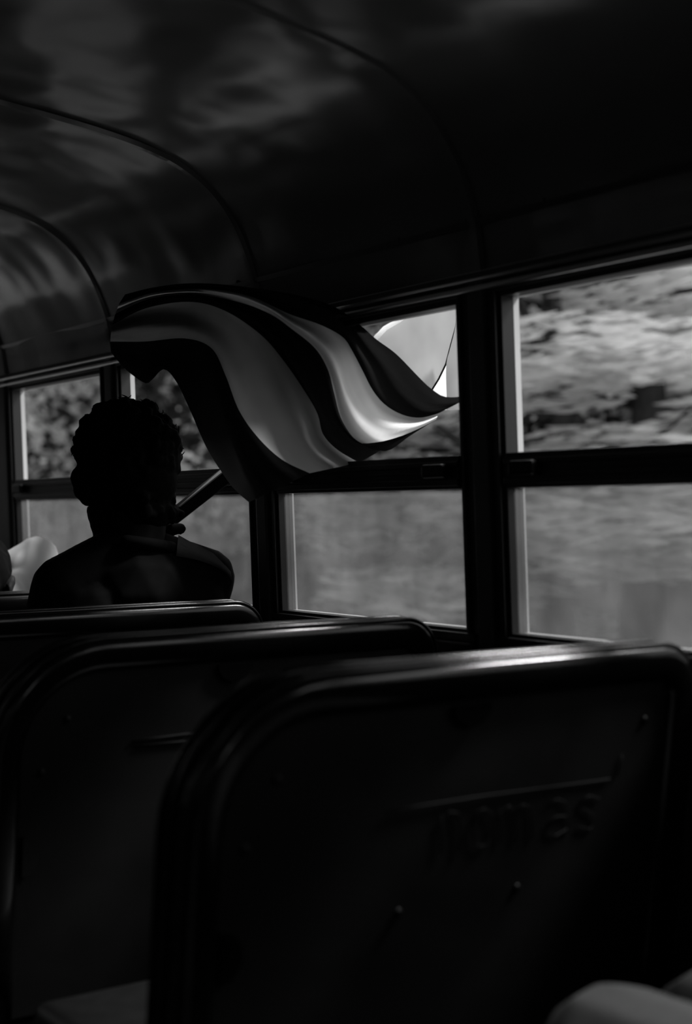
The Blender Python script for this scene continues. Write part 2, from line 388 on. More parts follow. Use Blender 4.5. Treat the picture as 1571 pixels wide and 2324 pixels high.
def make_seat(text=False):
    t = empty('bus_seat')
    OX = (SX0+SX1)/2
    x0, x1 = SX0-OX, SX1-OX
    P = outline(x0, x1, .36, STOP, .17, .07)
    # dark padded rim with a soft rectangular section
    bm = bmesh.new(); rings = []
    Pi = outline(x0, x1, .36, STOP, .17, .07, inset=.05)
    sec = [(0.0, .10), (.0, .90), (.10, 1.0), (.34, 1.03), (.52, 1.0), (.56, .92), (.78, .90), (.94, .80), (1, .5), (1, .18), (.9, .04), (.7, -.02), (.3, -.03), (.1, .0)]
    for (ax, az), (bx, bz) in zip(P, Pi):
        ring = []
        for fi, fd in sec:                    # fi: inwards 0..1, fd: depth 0 (rear) .. 1 (front)
            q = (ax+(bx-ax)*(.0+fi), az+(bz-az)*(.0+fi))
            ring.append(bm.verts.new((q[0], sy(q[1]) - .004 + fd*.070, q[1])))
        rings.append(ring)
    for A, B in zip(rings, rings[1:]):
        for k in range(len(sec)): bm.faces.new((A[k], A[(k+1) % len(sec)], B[(k+1) % len(sec)], B[k]))
    bm.faces.new(rings[0]); bm.faces.new(rings[-1][::-1]); bmesh.ops.recalc_face_normals(bm, faces=bm.faces[:])
    finish('seat_rim', bm, MT['vinyl'], t, smooth=True)
    # piping: two cords that run round the rim
    bm = bmesh.new()
    for dep, ins in ((.004, -.0015), (.036, -.003), (.060, -.001)):
        Q = outline(x0, x1, .40, STOP, .17, .07, inset=ins)
        tube(bm, [(x, sy(z)+dep, z) for x, z in Q], .0042, 8)
    finish('piping', bm, MT['vinyl'], t, smooth=True)
    # rear panel
    Q = outline(x0, x1, .36, STOP, .17, .07, inset=.047)
    bm = bmesh.new(); fr = [bm.verts.new((x, sy(z)+.006, z)) for x, z in Q]; bk = [bm.verts.new((x, sy(z)+.022, z)) for x, z in Q]
    bm.faces.new(fr); bm.faces.new(bk[::-1])
    for i in range(len(Q)): bm.faces.new((fr[i], fr[(i+1) % len(Q)], bk[(i+1) % len(Q)], bk[i]))
    bmesh.ops.recalc_face_normals(bm, faces=bm.faces[:])
    pn = finish('back_panel', bm, MT['panel'], t)
    for sxx, szz in ((x0+.115, STOP-.115), (x0+.078, STOP-.19), (x1-.09, STOP-.10), (x0+.30, STOP-.30), (x1-.30, STOP-.30)):
        bm = bmesh.new(); sph(bm, (sxx, sy(szz)+.005, szz), .006, (1, .5, 1), sub=2)
        finish('screw', bm, MT['screw'], pn, smooth=True)
    # tabs of the rim: one under the top, one on the aisle side
    for cx, cz, hor in ((x0+.39, STOP-.052, True), (x0+.052, STOP-.31, False)):
        bm = bmesh.new(); rr = .030; ring = []
        for i in range(17):
            a = math.pi*i/16
            q = (cx+rr*math.cos(a), cz-rr*.9*math.sin(a)) if hor else (cx+rr*.9*math.sin(a), cz+rr*math.cos(a))
            ring.append(q)
        f = [bm.verts.new((x, sy(z)-.002, z)) for x, z in ring]; b = [bm.verts.new((x, sy(z)+.010, z)) for x, z in ring]
        bm.faces.new(f); bm.faces.new(b[::-1])
        for i in range(17): bm.faces.new((f[i], f[(i+1) % 17], b[(i+1) % 17], b[i]))
        bmesh.ops.recalc_face_normals(bm, faces=bm.faces[:])
        finish('rim_tab', bm, MT['vinyl'], t)
    # front pad
    Q = outline(x0, x1, .40, STOP, .17, .07, inset=.035)
    bm = bmesh.new(); a = [bm.verts.new((x, sy(z)+.022, z)) for x, z in Q]
    Q2 = outline(x0, x1, .42, STOP-.02, .15, .06, inset=.055); b = [bm.verts.new((x, sy(z)+.078, z)) for x, z in Q2]
    bm.faces.new(a); bm.faces.new(b[::-1])
    for i in range(len(Q)): bm.faces.new((a[i], a[(i+1) % len(Q)], b[(i+1) % len(Q)], b[i]))
    bmesh.ops.recalc_face_normals(bm, faces=bm.faces[:])
    finish('back_cushion', bm, MT['pad'], t)
    bm = bmesh.new(); yb = sy(.42)+.07
    box(bm, (x0+.01, yb-.01, .34), (x1-.01, yb+.36, .44), .025); finish('seat_cushion', bm, MT['pad'], t, smooth=True)
    fb = bmesh.new(); box(fb, (x0+.03, yb-.02, .30), (x1, yb+.34, .338), .004); finish('seat_frame', fb, MT['steel'], t)
    for yy in (yb+.02, yb+.30):
        for xx in (x0+.12,):
            bm = bmesh.new(); tube(bm, [(xx, yy, .31), (xx, yy, .006)], .013, 12); box(bm, (xx-.03, yy-.03, 0), (xx+.03, yy+.03, .006))
            finish('leg', bm, MT['steel'], t)
    bm = bmesh.new(); box(bm, (x1-.01, yb, .29), (WX-OX+.012, yb+.32, .32), .003); finish('wall_bracket', bm, MT['steel'], t)
    return t
def copy_tree(o, parent=None):
    c = o.copy(); COL.objects.link(c); c.parent = parent
    for ch in [x for x in bpy.data.objects if x.parent == o]:
        copy_tree(ch, c)
    return c
seat = make_seat(); OX = (SX0+SX1)/2
SEATY = [1.33, 1.905, 2.475, 3.05, 0.36]
LAB = ['black rimmed bus seat nearest the camera, scratched letters on its grey back',
       'second black rimmed bus seat from the camera, its rounded corner shining by the window',
       'black rimmed bus seat directly behind the curly haired man, partly hidden',
       'bus seat under the white shirted person, only its top rim showing',
       'bus seat beside the camera that carries the pale trousered passenger, outside the picture']
kids = lambda o: [x for x in bpy.data.objects if x.parent == o]
seats = [seat]
for i in range(1, 5): seats.append(copy_tree(seat))
for s, y, l in zip(seats, SEATY, LAB):
    s.location = (OX, y, 0); tag(s, l, 'bus seat', 'bus seats along the window wall')
# hand scratched writing on the nearest seat back, with a ruled line above
pan = [x for x in kids(seats[0]) if x.name.startswith('back_panel')][0]
def pl(u, v):                                  # point on the back panel of the nearest seat
    d = ray(u, v); y = SEATY[0]
    for _ in range(6):
        p = EYE + d*(y/d.y); y = SEATY[0] + sy(p.z) + .004
    return p - Vector((OX, SEATY[0], 0))
def stroke(bm, px, r=.0010): tube(bm, [pl(*q) for q in px], r, 6)
def letters():
    bm = bmesh.new()
    L = [[(1002, 1935), (1004, 1850)], [(1004, 1862), (1022, 1842), (1040, 1845), (1046, 1865), (1042, 1935)],      # n
         [(1078, 1912), (1072, 1870), (1082, 1842), (1102, 1835), (1116, 1848), (1118, 1890), (1106, 1916), (1088, 1922), (1078, 1912)],  # o
         [(1136, 1912), (1137, 1835)], [(1137, 1842), (1155, 1829), (1170, 1838), (1172, 1910)], [(1172, 1842), (1188, 1826), (1205, 1832), (1210, 1905)],  # m
         [(1245, 1822), (1265, 1814), (1284, 1820), (1290, 1845), (1290, 1890)], [(1288, 1852), (1262, 1853), (1244, 1868), (1244, 1888), (1262, 1897), (1288, 1880)],  # a
         [(1362, 1812), (1338, 1806), (1318, 1818), (1320, 1834), (1345, 1848), (1354, 1866), (1338, 1882), (1312, 1876)]]  # s
    for s in L: stroke(bm, s)
    return bm
finish('scratched_lettering', letters(), MT['panel'], pan, smooth=True)
bm = bmesh.new(); stroke(bm, [(880, 1842), (960, 1828), (1100, 1806), (1260, 1785), (1385, 1768)], .0013)
stroke(bm, [(1400, 1762), (1408, 1735), (1412, 1712)], .0012)
finish('ruled_line', bm, MT['panel'], pan, smooth=True)
pan2 = [x for x in kids(seats[1]) if x.name.startswith('back_panel')][0]
def pl2(u, v):
    d = ray(u, v); y = SEATY[1]
    for _ in range(6):
        p = EYE + d*(y/d.y); y = SEATY[1] + sy(p.z) + .004
    return p - Vector((OX, SEATY[1], 0))
bm = bmesh.new()
for L in ([(300, 1682), (360, 1674), (452, 1662)], [(310, 1693), (400, 1684), (470, 1676)]): tube(bm, [pl2(*q) for q in L], .0016, 6)
finish('panel_scratch', bm, MT['panel'], pan2, smooth=True)

# ------------------------------------------------------------------ people
def head(bm, Mh, s=1.0, ears=True):
    """head in local axes: x right, y face, z up, centre of the skull at 0"""
    rot = Mh.to_3x3()
    P = lambda x, y, z: Mh @ Vector((x*s, y*s, z*s))
    def E(c, sc): sph(bm, P(*c), s, sc, rot, 3)
    E((0, -.010, .020), (.074, .092, .086)); E((0, .030, -.020), (.062, .062, .075)); E((0, .040, -.065), (.048, .048, .045))
    E((0, .072, -.098), (.022, .018, .016)); E((0, .078, .012), (.050, .016, .014))             # chin, brow
    E((-.035, .066, -.030), (.020, .018, .018)); E((.035, .066, -.030), (.020, .018, .018))      # cheeks
    limb(bm, [P(0, .088, .005), P(0, .108, -.034)], [.008*s, .013*s]); limb(bm, [P(-.012, .098, -.037), P(.012, .098, -.037)], [.009*s]*2)
    limb(bm, [P(-.020, .082, -.064), P(0, .092, -.062), P(.020, .082, -.064)], [.006*s, .008*s, .006*s])
    limb(bm, [P(-.018, .082, -.074), P(0, .090, -.075), P(.018, .082, -.074)], [.006*s, .008*s, .006*s])
    if ears:
        for q in (-1, 1):
            E((q*.080, -.008, -.020), (.010, .020, .031)); E((q*.088, -.016, -.012), (.008, .014, .020))
def hand(bm, Wr, dirv, palm, side, curl=1.0, r=.0085):
    """wrist point, direction to the knuckles, palm normal; fingers curl towards the palm normal"""
    d = dirv.normalized(); n = (palm - d*palm.dot(d)).normalized(); x = d.cross(n)*side
    for k in (-1.3, -.45, .45, 1.3): limb(bm, [Wr + x*.009*k, Wr + d*.085 + x*.021*k], [.014, .011])
    for k, L in ((-1.35, .066), (-.45, .078), (.45, .073), (1.35, .056)):
        p = Wr + d*.088 + x*.022*k; pts = [p]; a = 0
        for seg in (.45, .32, .25):
            a += curl*.9; dd = d*math.cos(a)+n*math.sin(a); p = p + dd*L*seg; pts.append(p)
        limb(bm, pts, [r*1.06, r, r*.92, r*.82], sub=2)
    p = Wr + d*.025 - x*.030; q = p + (d*.6 - x*.6 + n*.5*curl).normalized()*.04; t = q + (d*.7 + n*.7*curl + x*.2).normalized()*.032
    limb(bm, [p, q, t], [.014, .0105, .009])

# ---- the curly haired man
man = tag(empty('person', (1.30, 2.70, 0)), 'curly haired person in a dark jacket, seen from behind, head turned left', 'person')
MO = Vector((1.30, 2.70, 0)); manP = []
def ml(v): return Vector(v) - MO
Hc = atY(283, 1058, 2.70)
Mh = Matrix.Translation(Hc - MO) @ Matrix.Rotation(R(30), 4, 'Z') @ Matrix.Rotation(R(-20), 4, 'X') @ Matrix.Rotation(R(3), 4, 'Y')
bm = bmesh.new(); head(bm, Mh)
neck = Vector((1.315, 2.655, 1.00)) - MO
limb(bm, [Mh @ Vector((0, -.025, -.05)), neck], [.056, .062])
pel = Vector((1.28, 2.74, .53)) - MO; chest = Vector((1.305, 2.70, .86)) - MO
limb(bm, [neck, chest, pel], [.07, .11, .12])
shL = Vector((1.153, 2.66, .945)) - MO; shR = Vector((1.480, 2.66, .955)) - MO
limb(bm, [shL, shR], [.055, .055])
elR = ml((1.500, 2.80, .74)); wrR = ml((1.470, 2.885, .93)); elL = ml((1.12, 2.74, .70)); wrL = ml((1.16, 2.90, .60))
limb(bm, [shR, elR, wrR], [.048, .038, .026]); limb(bm, [shL, elL, wrL], [.048, .038, .026])
hand(bm, wrR, Vector((-.10, .05, .9)), Vector((-.3, -.5, .2)), 1, 1.3)
hand(bm, wrL, Vector((.3, .5, -.35)), Vector((0, .2, -1)), -1, .35)
for kx, hx in ((1.02, 1.21), (1.20, 1.36)):
    limb(bm, [ml((hx, 2.70, .53)), ml((kx, 2.955, .52)), ml((kx-.03, 2.93, .09))], [.078, .056, .036])
    limb(bm, [ml((kx-.03, 2.92, .07)), ml((kx-.05, 3.07, .045))], [.036, .028])
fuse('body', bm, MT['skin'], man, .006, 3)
# hair: a mop of curls
bm = bmesh.new(); rnd = random.Random(3)
for a, b, c, r in ((0, -.028, .040, .088), (0, -.045, .000, .082), (0, .010, .058, .076), (-.008, -.036, -.045, .074), (-.015, -.015, -.02, .086)):
    sph(bm, Mh @ Vector((a, b, c)), r, sub=3)
def hair_pt(th, ph):
    d = Vector((math.cos(ph)*math.cos(th), math.cos(ph)*math.sin(th), math.sin(ph)))
    return Vector((-.010, -.020, .022)) + Vector((d.x*.095, d.y*.102, d.z*.098))
for i in range(620):
    th = rnd.uniform(0, 2*math.pi); ph = math.asin(rnd.uniform(-.95, 1)); p = hair_pt(th, ph)
    if p.y > .05 and p.z < .045: continue          # keep the face clear
    sph(bm, Mh @ (p*rnd.uniform(.94, 1.09)), rnd.uniform(.009, .016), sub=1)
for a, b, c, r in ((-.006, -.022, -.075, .064), (-.006, -.02, -.105, .056)):
    sph(bm, Mh @ Vector((a, b, c)), r, sub=3)
for i in range(260):                               # nape curls
    p = Vector((rnd.uniform(-.066, .060), -.040+rnd.uniform(-.03, .02), rnd.uniform(-.135, -.04)))
    sph(bm, Mh @ p, rnd.uniform(.009, .015), sub=1)
for u_, v_, r_ in ((404, 1037, .012), (396, 1022, .012), (398, 1052, .012), (192, 1085, .030), (192, 1112, .024), (200, 1130, .018)): sph(bm, atY(u_, v_, 2.70) - MO, r_)
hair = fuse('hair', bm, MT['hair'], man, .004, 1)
bm = bmesh.new()                                   # loose ringlets standing off the mop
for i in range(300):
    th = rnd.uniform(0, 2*math.pi); ph = math.asin(rnd.uniform(-.4, 1)); p = hair_pt(th, ph)
    if p.y > .05 and p.z < .045: continue
    c0 = Vector((0, -.022, .025)); n = (p-c0).normalized(); t = n.orthogonal().normalized(); q = n.cross(t)
    a0 = rnd.uniform(0, 6.28); rr = rnd.uniform(.004, .009); hh = rnd.uniform(.008, .022); pts = []
    for k in range(9):
        a = a0 + k*.75; pts.append(Mh @ (p + n*(hh*k/8) + (t*math.cos(a)+q*math.sin(a))*rr))
    tube(bm, pts, [.0013]*8+[.0006], 4)
finish('loose_curls', bm, MT['hair'], hair, smooth=True, kind='stuff')
bm = bmesh.new()                                   # beard along the jaw
for i in range(260):
    a = rnd.uniform(-1.35, 1.35); z = rnd.uniform(-.125, -.062)
    p = Vector((math.sin(a)*.058, .036+math.cos(a)*.062, z-.004)); sph(bm, Mh @ p, rnd.uniform(.009, .014), sub=1)
fuse('beard', bm, MT['hair'], man, .005, 1)
# jacket
bm = bmesh.new()
limb(bm, [ml((1.305, 2.665, 1.005)), ml((1.305, 2.66, .93)), ml((1.295, 2.715, .80)), ml((1.285, 2.74, .62))], [.075, .122, .130, .130], dens=.25)
for s_, x_ in ((shL, -1), (shR, 1)):
    limb(bm, [ml((1.305+.05*x_, 2.655, 1.000)), s_ + Vector((0, 0, .004))], [.062, .064], dens=.25)
limb(bm, [shL + Vector((.06, 0, -.06)), shR + Vector((-.06, 0, -.06))], [.10, .10], dens=.25)
limb(bm, [shR, elR, wrR - Vector((0, .002, .02))], [.064, .054, .040], dens=.25); limb(bm, [shL, elL, wrL], [.066, .054, .040], dens=.25)
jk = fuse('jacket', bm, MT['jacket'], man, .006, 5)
# collar: a folded stand collar that ends in a rounded tip on the window side
bm = bmesh.new(); pts = []; rr = []
tip = atY(409, 1200, 2.66) - MO
for i in range(15):
    a = R(-30 + 150*i/14); c = neck + Vector((-.012, .0, .034))
    pts.append(c + Vector((math.cos(a)*.085, -math.sin(a)*.075, -.012*math.cos(a)))); rr.append(.014)
limb(bm, pts, rr, dens=.4); limb(bm, [pts[0], tip + Vector((-.02, 0, 0)), tip], [.014, .013, .013], dens=.4)
fuse('collar', bm, MT['jacket'], jk, .005, 2)
# thin grey cloth over the window side shoulder
bm = bmesh.new()
up = [(405, 1214), (430, 1228), (455, 1239), (480, 1253), (500, 1268), (514, 1281), (524, 1294)]
lo = [(400, 1262), (425, 1266), (452, 1272), (478, 1281), (500, 1292), (515, 1303), (527, 1318)]
g = []
for f in range(7):
    row = []
    for (a, b), (c, d) in zip(up, lo):
        t = f/6; p = atY(a+(c-a)*t, b+(d-b)*t, 2.62 - .03*math.sin(t*2.2)) - MO; row.append(bm.verts.new(p))
    g.append(row)
for i in range(6):
    for j in range(6): bm.faces.new((g[i][j], g[i][j+1], g[i+1][j+1], g[i+1][j]))
bmesh.ops.solidify(bm, geom=bm.faces[:], thickness=.003)
finish('shoulder_cloth', bm, MT['drape'], man, smooth=True)
bm = bmesh.new()
limb(bm, [ml((1.20, 2.70, .53)), ml((1.36, 2.70, .53))], [.11, .11])
for kx, hx in ((1.02, 1.21), (1.20, 1.36)):
    limb(bm, [ml((hx, 2.70, .53)), ml((kx, 2.955, .52)), ml((kx-.03, 2.93, .12))], [.088, .066, .052], dens=.25)
fuse('trousers', bm, MT['trouser'], man, .008, 4)
for kx in (1.02, 1.20):
    bm = bmesh.new(); limb(bm, [ml((kx-.03, 2.90, .075)), ml((kx-.03, 2.92, .045)), ml((kx-.05, 3.07, .040)), ml((kx-.055, 3.11, .035))], [.044, .044, .040, .033])
    fuse('shoe', bm, MT['shoe'], man, .006, 3)

# ---- person in white at the left edge
PO = Vector((1.30, 3.36, 0)); p2 = tag(empty('person', PO), 'person in a white shirt slumped at the left edge, dark hair', 'person')
def q2(v): return Vector(v) - PO
hd = atY(-58, 1322, 3.30)
Mh2 = Matrix.Translation(hd - PO) @ Matrix.Rotation(R(-20), 4, 'Z') @ Matrix.Rotation(R(-45), 4, 'X')
el = atY(84, 1266, 3.47); sh = atY(62, 1420, 3.42)
bm = bmesh.new(); head(bm, Mh2)
nk = hd + Vector((.03, .02, -.10))
limb(bm, [Mh2 @ Vector((0, -.02, -.04)), q2(nk)], [.05, .056]); limb(bm, [q2(nk), q2((1.27, 3.36, .76)), q2((1.27, 3.40, .53))], [.06, .11, .12])
sR = Vector((1.40, 3.40, .90)); sL = Vector((1.12, 3.36, .86))
limb(bm, [q2(sL), q2(sR)], [.05, .05])
wR = Vector((1.26, 3.50, .90)); limb(bm, [q2(sR), q2(el), q2(wR)], [.045, .036, .025]); hand(bm, q2(wR), Vector((-.6, -.2, -.3)), Vector((0, -1, 0)), 1, .5)
wL = Vector((1.14, 3.58, .62)); limb(bm, [q2(sL), q2((1.06, 3.42, .66)), q2(wL)], [.045, .036, .025]); hand(bm, q2(wL), Vector((.2, .6, -.2)), Vector((0, 0, -1)), -1, .3)
for kx in (1.14, 1.32):
    limb(bm, [q2((kx+.03, 3.42, .53)), q2((kx, 3.80, .52)), q2((kx, 3.80, .09)), q2((kx, 3.92, .05))], [.075, .052, .036, .028])
fuse('body', bm, MT['skin'], p2, .007, 3)
bm = bmesh.new()
for a, b, c, r in ((0, -.02, .035, .088), (0, -.045, .0, .08), (0, .02, .05, .075), (0, -.05, -.045, .06)): sph(bm, Mh2 @ Vector((a, b, c)), r, sub=3)
for i in range(300):
    th = rnd.uniform(0, 6.28); ph = math.asin(rnd.uniform(-.6, 1)); p = hair_pt(th, ph)
    if p.y > .05 and p.z < .045: continue
    sph(bm, Mh2 @ (p*.96), rnd.uniform(.007, .012), sub=1)
fuse('hair', bm, MT['hair'], p2, .005, 2)
bm = bmesh.new()                                 # shirt with raised sleeve
limb(bm, [q2((1.27, 3.37, .88)), q2((1.27, 3.37, .76)), q2((1.27, 3.40, .55))], [.09, .125, .135], dens=.25)
limb(bm, [q2(sL), q2(sR)], [.065, .065], dens=.25); limb(bm, [q2(sR), q2(el)], [.072, .058], dens=.2); limb(bm, [q2(el), q2(wR)], [.056, .040], dens=.2)
limb(bm, [q2(atY(52, 1300, 3.45)), q2(el)], [.055, .050], dens=.2)
limb(bm, [q2(sL), q2((1.06, 3.42, .66)), q2(wL)], [.062, .05, .036], dens=.25)
fuse('shirt', bm, MT['white'], p2, .007, 3)
bm = bmesh.new()
for kx in (1.14, 1.32): limb(bm, [q2((kx+.03, 3.42, .53)), q2((kx, 3.80, .52)), q2((kx, 3.80, .12))], [.085, .062, .048], dens=.25)
fuse('trousers', bm, MT['trouser'], p2, .008, 4)
for kx in (1.14, 1.32):
    bm = bmesh.new(); limb(bm, [q2((kx, 3.79, .075)), q2((kx, 3.80, .045)), q2((kx, 3.96, .036))], [.044, .044, .034]); fuse('shoe', bm, MT['shoe'], p2, .006, 3)

# ---- passenger beside the camera: only the pale knee comes into the picture
kn = atY(1425, 2268, 1.055); KO = Vector((1.10, .68, 0))
p3 = tag(empty('person', KO), 'person in pale trousers, only the rounded knee showing at the bottom right corner', 'person')
q3 = lambda v: Vector(v) - KO
kc = Vector((kn.x-.012, 1.055, kn.z-.073)); kc2 = kc + Vector((.165, .0, -.012))
hp1 = Vector((1.03, .66, .54)); hp2 = Vector((1.17, .66, .54)); an1 = Vector((kc.x-.01, 1.04, .09)); an2 = Vector((kc2.x+.01, 1.03, .09))
nk3 = Vector((1.10, .60, 1.02)); sA = Vector((.93, .62, .95)); sB = Vector((1.27, .62, .95))
wA = Vector((kc.x-.02, .93, kc.z+.085)); wB = atY(1610, 2238, .97) + Vector((0, 0, .0))
bm = bmesh.new(); Mh3 = Matrix.Translation(q3((1.10, .66, 1.20))) @ Matrix.Rotation(R(-10), 4, 'X'); head(bm, Mh3)
limb(bm, [Mh3 @ Vector((0, -.02, -.05)), q3(nk3)], [.054, .06]); limb(bm, [q3(nk3), q3((1.10, .62, .86)), q3((1.10, .66, .55))], [.07, .12, .13]); limb(bm, [q3(sA), q3(sB)], [.055, .055])
for s_, e_, w_, sd, dr in ((sA, Vector((.80, .60, .72)), Vector((.88, .70, .63)), -1, Vector((.3, .8, -.25))), (sB, Vector((1.36, .72, .72)), Vector((1.38, .80, .63)), 1, Vector((0, .9, -.2)))):
    limb(bm, [q3(s_), q3(e_), q3(w_)], [.048, .038, .026]); hand(bm, q3(w_), dr, Vector((0, 0, -1)), sd, .3)
for h_, k_, a_ in ((hp1, kc, an1), (hp2, kc2, an2)):
    limb(bm, [q3(h_), q3(k_), q3(a_), q3(a_ + Vector((0, .14, -.045)))], [.075, .050, .036, .026])
fuse('body', bm, MT['skin'], p3, .007, 3)
bm = bmesh.new()
for a, b, c, r in ((0, -.02, .035, .086), (0, -.045, .0, .078), (0, .02, .05, .072), (0, -.05, -.045, .058)): sph(bm, Mh3 @ Vector((a, b, c)), r, sub=3)
fuse('hair', bm, MT['hair'], p3, .006, 2)
bm = bmesh.new(); limb(bm, [q3((1.10, .61, .90)), q3((1.10, .62, .76)), q3((1.10, .66, .58))], [.10, .135, .145], dens=.25); limb(bm, [q3(sA), q3(sB)], [.068, .068], dens=.25)
for s_, e_, w_ in ((sA, Vector((.80, .60, .72)), Vector((.88, .70, .63))), (sB, Vector((1.36, .72, .72)), Vector((1.38, .80, .63)))): limb(bm, [q3(s_), q3(e_), q3(w_)], [.062, .052, .038], dens=.25)
fuse('shirt', bm, MT['trouser'], p3, .007, 3)
bm = bmesh.new(); limb(bm, [q3(hp1), q3(hp2)], [.11, .11])
for h_, k_, a_ in ((hp1, kc, an1), (hp2, kc2, an2)):
    limb(bm, [q3(h_), q3(k_)], [.094, .092], dens=.2); limb(bm, [q3(k_), q3(a_)], [.088, .056], dens=.2)
fuse('trousers', bm, MT['pale'], p3, .007, 5)
for a_ in (an1, an2):
    bm = bmesh.new(); limb(bm, [q3(a_ + Vector((0, -.02, -.02))), q3(a_ + Vector((0, 0, -.045))), q3(a_ + Vector((0, .16, -.052)))], [.042, .044, .034]); fuse('shoe', bm, MT['shoe'], p3, .006, 3)

# ------------------------------------------------------------------ flagpole and flag
A = atY(395, 1172, 2.83); B = atY(566, 1037, 2.56)
dv = (B-A).normalized(); lo_end = A - dv*.20; hi_end = B + dv*.01
cdr = EYE - (A+B)/2; cdr = (cdr - dv*cdr.dot(dv)).normalized(); n2 = dv.cross(cdr); n2 = n2 if n2.z > 0 else -n2
nrm = (n2*math.cos(R(19)) + cdr*math.sin(R(19))).normalized(); sd = (cdr*math.cos(R(19)) - n2*math.sin(R(19))).normalized()
bm = bmesh.new(); h = .0145
P = []
for e in (lo_end, hi_end):
    P.append([e + sd*a*h + nrm*b*h - lo_end for a, b in ((-1, -1), (1, -1), (1, 1), (-1, 1))])
hexa(bm, P[0]+P[1], .0025)
po = finish('flagpole', bm, MT['pole']); po.location = lo_end
bm = bmesh.new(); Q = []  # added strip that paints a lit highlight along the upper edge
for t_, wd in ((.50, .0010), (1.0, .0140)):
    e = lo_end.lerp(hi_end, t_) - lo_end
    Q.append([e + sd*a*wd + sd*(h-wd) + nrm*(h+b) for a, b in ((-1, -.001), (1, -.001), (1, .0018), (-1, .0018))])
hexa(bm, Q[0]+Q[1]); st = finish('edge_highlight', bm, MT['edge'], po); st['label'] = 'painted highlight on the upper edge'
tag(po, 'square pole with a painted highlight on its upper edge, slanting from the curly haired person to the flag', 'pole')

def resample(pl, n):
    pl = [Vector((a, b, 0)) for a, b in pl]
    # Catmull-Rom densify then even spacing
    d = []
    for i in range(len(pl)-1):
        p0 = pl[max(i-1, 0)]; p1 = pl[i]; p2 = pl[i+1]; p3_ = pl[min(i+2, len(pl)-1)]
        for k in range(12):
            t = k/12; d.append(.5*((2*p1)+(p2-p0)*t+(2*p0-5*p1+4*p2-p3_)*t*t+(3*p1-p0-3*p2+p3_)*t**3))
    d.append(pl[-1]); L = [0]
    for a, b in zip(d, d[1:]): L.append(L[-1]+(b-a).length)
    out = []; j = 0
    for k in range(n):
        s = L[-1]*k/(n-1)
        while j < len(L)-2 and L[j+1] < s: j += 1
        t = (s-L[j])/max(L[j+1]-L[j], 1e-9); out.append(d[j].lerp(d[j+1], min(1, t)))
    return out
NS = 70
EDGE = [
 [(252, 800), (285, 838), (328, 869), (345, 862), (372, 838), (400, 866), (432, 932), (465, 1008), (497, 1062), (530, 1108), (565, 1140)],
 [(250, 775), (330, 775), (420, 768), (480, 790), (512, 852), (542, 930), (585, 992), (640, 1043), (703, 1074)],
 [(254, 738), (330, 700), (430, 685), (510, 705), (590, 758), (641, 815), (693, 890), (721, 940), (733, 985), (765, 1020), (815, 1050)],
 [(262, 712), (340, 678), (440, 668), (540, 685), (612, 712), (664, 748), (715, 790), (744, 838), (758, 889), (773, 946), (801, 992), (836, 1015), (864, 1023), (890, 1019), (927, 992), (990, 952)],
 [(270, 690), (345, 665), (450, 655), (560, 670), (655, 712), (727, 737), (778, 765), (800, 797), (824, 843), (847, 887), (876, 920), (916, 942), (956, 948), (996, 938)],
 [(284, 668), (350, 652), (430, 643), (520, 647), (650, 665), (750, 692), (807, 729), (853, 769), (899, 803), (950, 855), (979, 882), (1013, 901), (1075, 897)]]
ED = [resample(e, NS) for e in EDGE]
def depthX(px, v, s):
    t = min(1, max(0, (px-540)/(1000-540))); t = t*t*(3-2*t)
    return 1.378 + .272*t + .012*math.sin(v*5.2+1.0+s*2.5) + .006*math.sin(px*.021+v*9)
SUBD = 8
FO = atX(560, 800, 1.45)
bm = bmesh.new(); grid = []
for b in range(5):
    for q in range(SUBD + (1 if b == 4 else 0)):
        t = q/SUBD; row = []
        for k in range(NS):
            p = ED[b][k].lerp(ED[b+1][k], t); v = b+t
            row.append(bm.verts.new(atX(p.x, p.y, depthX(p.x, v, k/NS)) - FO))
        grid.append((b, row))
for i in range(len(grid)-1):
    b, r1 = grid[i]; r2 = grid[i+1][1]
    for k in range(NS-1):
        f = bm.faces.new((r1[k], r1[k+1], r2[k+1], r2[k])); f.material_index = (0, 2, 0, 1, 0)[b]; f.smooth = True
flag = empty('flag', FO)
tag(flag, 'large striped flag blowing in over the window ledge above the curly haired man', 'flag')
fc = finish('striped_cloth', bm, [MT['fdark'], MT['flight'], MT['fmid']], flag, smooth=True)
def sheet(name, L, Rr, XL, XR, m, n=24, w_=10, bulge=.01):
    L = resample(L, n); Rr = resample(Rr, n); bm = bmesh.new(); g = []
    for j in range(w_+1):
        t = j/w_; row = []
        for k in range(n):
            p = L[k].lerp(Rr[k], t); X = XL+(XR-XL)*t + bulge*math.sin(t*3.1+k/n*2)
            row.append(bm.verts.new(atX(p.x, p.y, X) - FO))
        g.append(row)
    for j in range(w_):
        for k in range(n-1): bm.faces.new((g[j][k], g[j][k+1], g[j+1][k+1], g[j+1][k]))
    return finish(name, bm, m, flag, smooth=True)
sheet('outer_fold', [(985, 915), (900, 850), (846, 776), (872, 745), (905, 727), (950, 690), (985, 660)], [(976, 900), (979, 889), (996, 860), (1012, 827), (1024, 785), (1035, 745), (1052, 660)], 1.99, 2.01, MT['fgrey'])
sheet('outer_edge_strip', [(1013, 930), (1014, 905), (1013, 830), (1022, 790), (1033, 745), (1046, 660)], [(1085, 930), (1085, 900), (1085, 860), (1085, 800), (1085, 745), (1085, 660)], 1.95, 1.97, MT['fgrey'])
bm = bmesh.new(); tube(bm, [atX(a, b, 2.0) - FO for a, b in ((978, 889), (996, 860), (1012, 827), (1023, 785), (1034, 745), (1050, 672))], .0022, 6)
finish('seam', bm, MT['fdark'], flag, smooth=True)
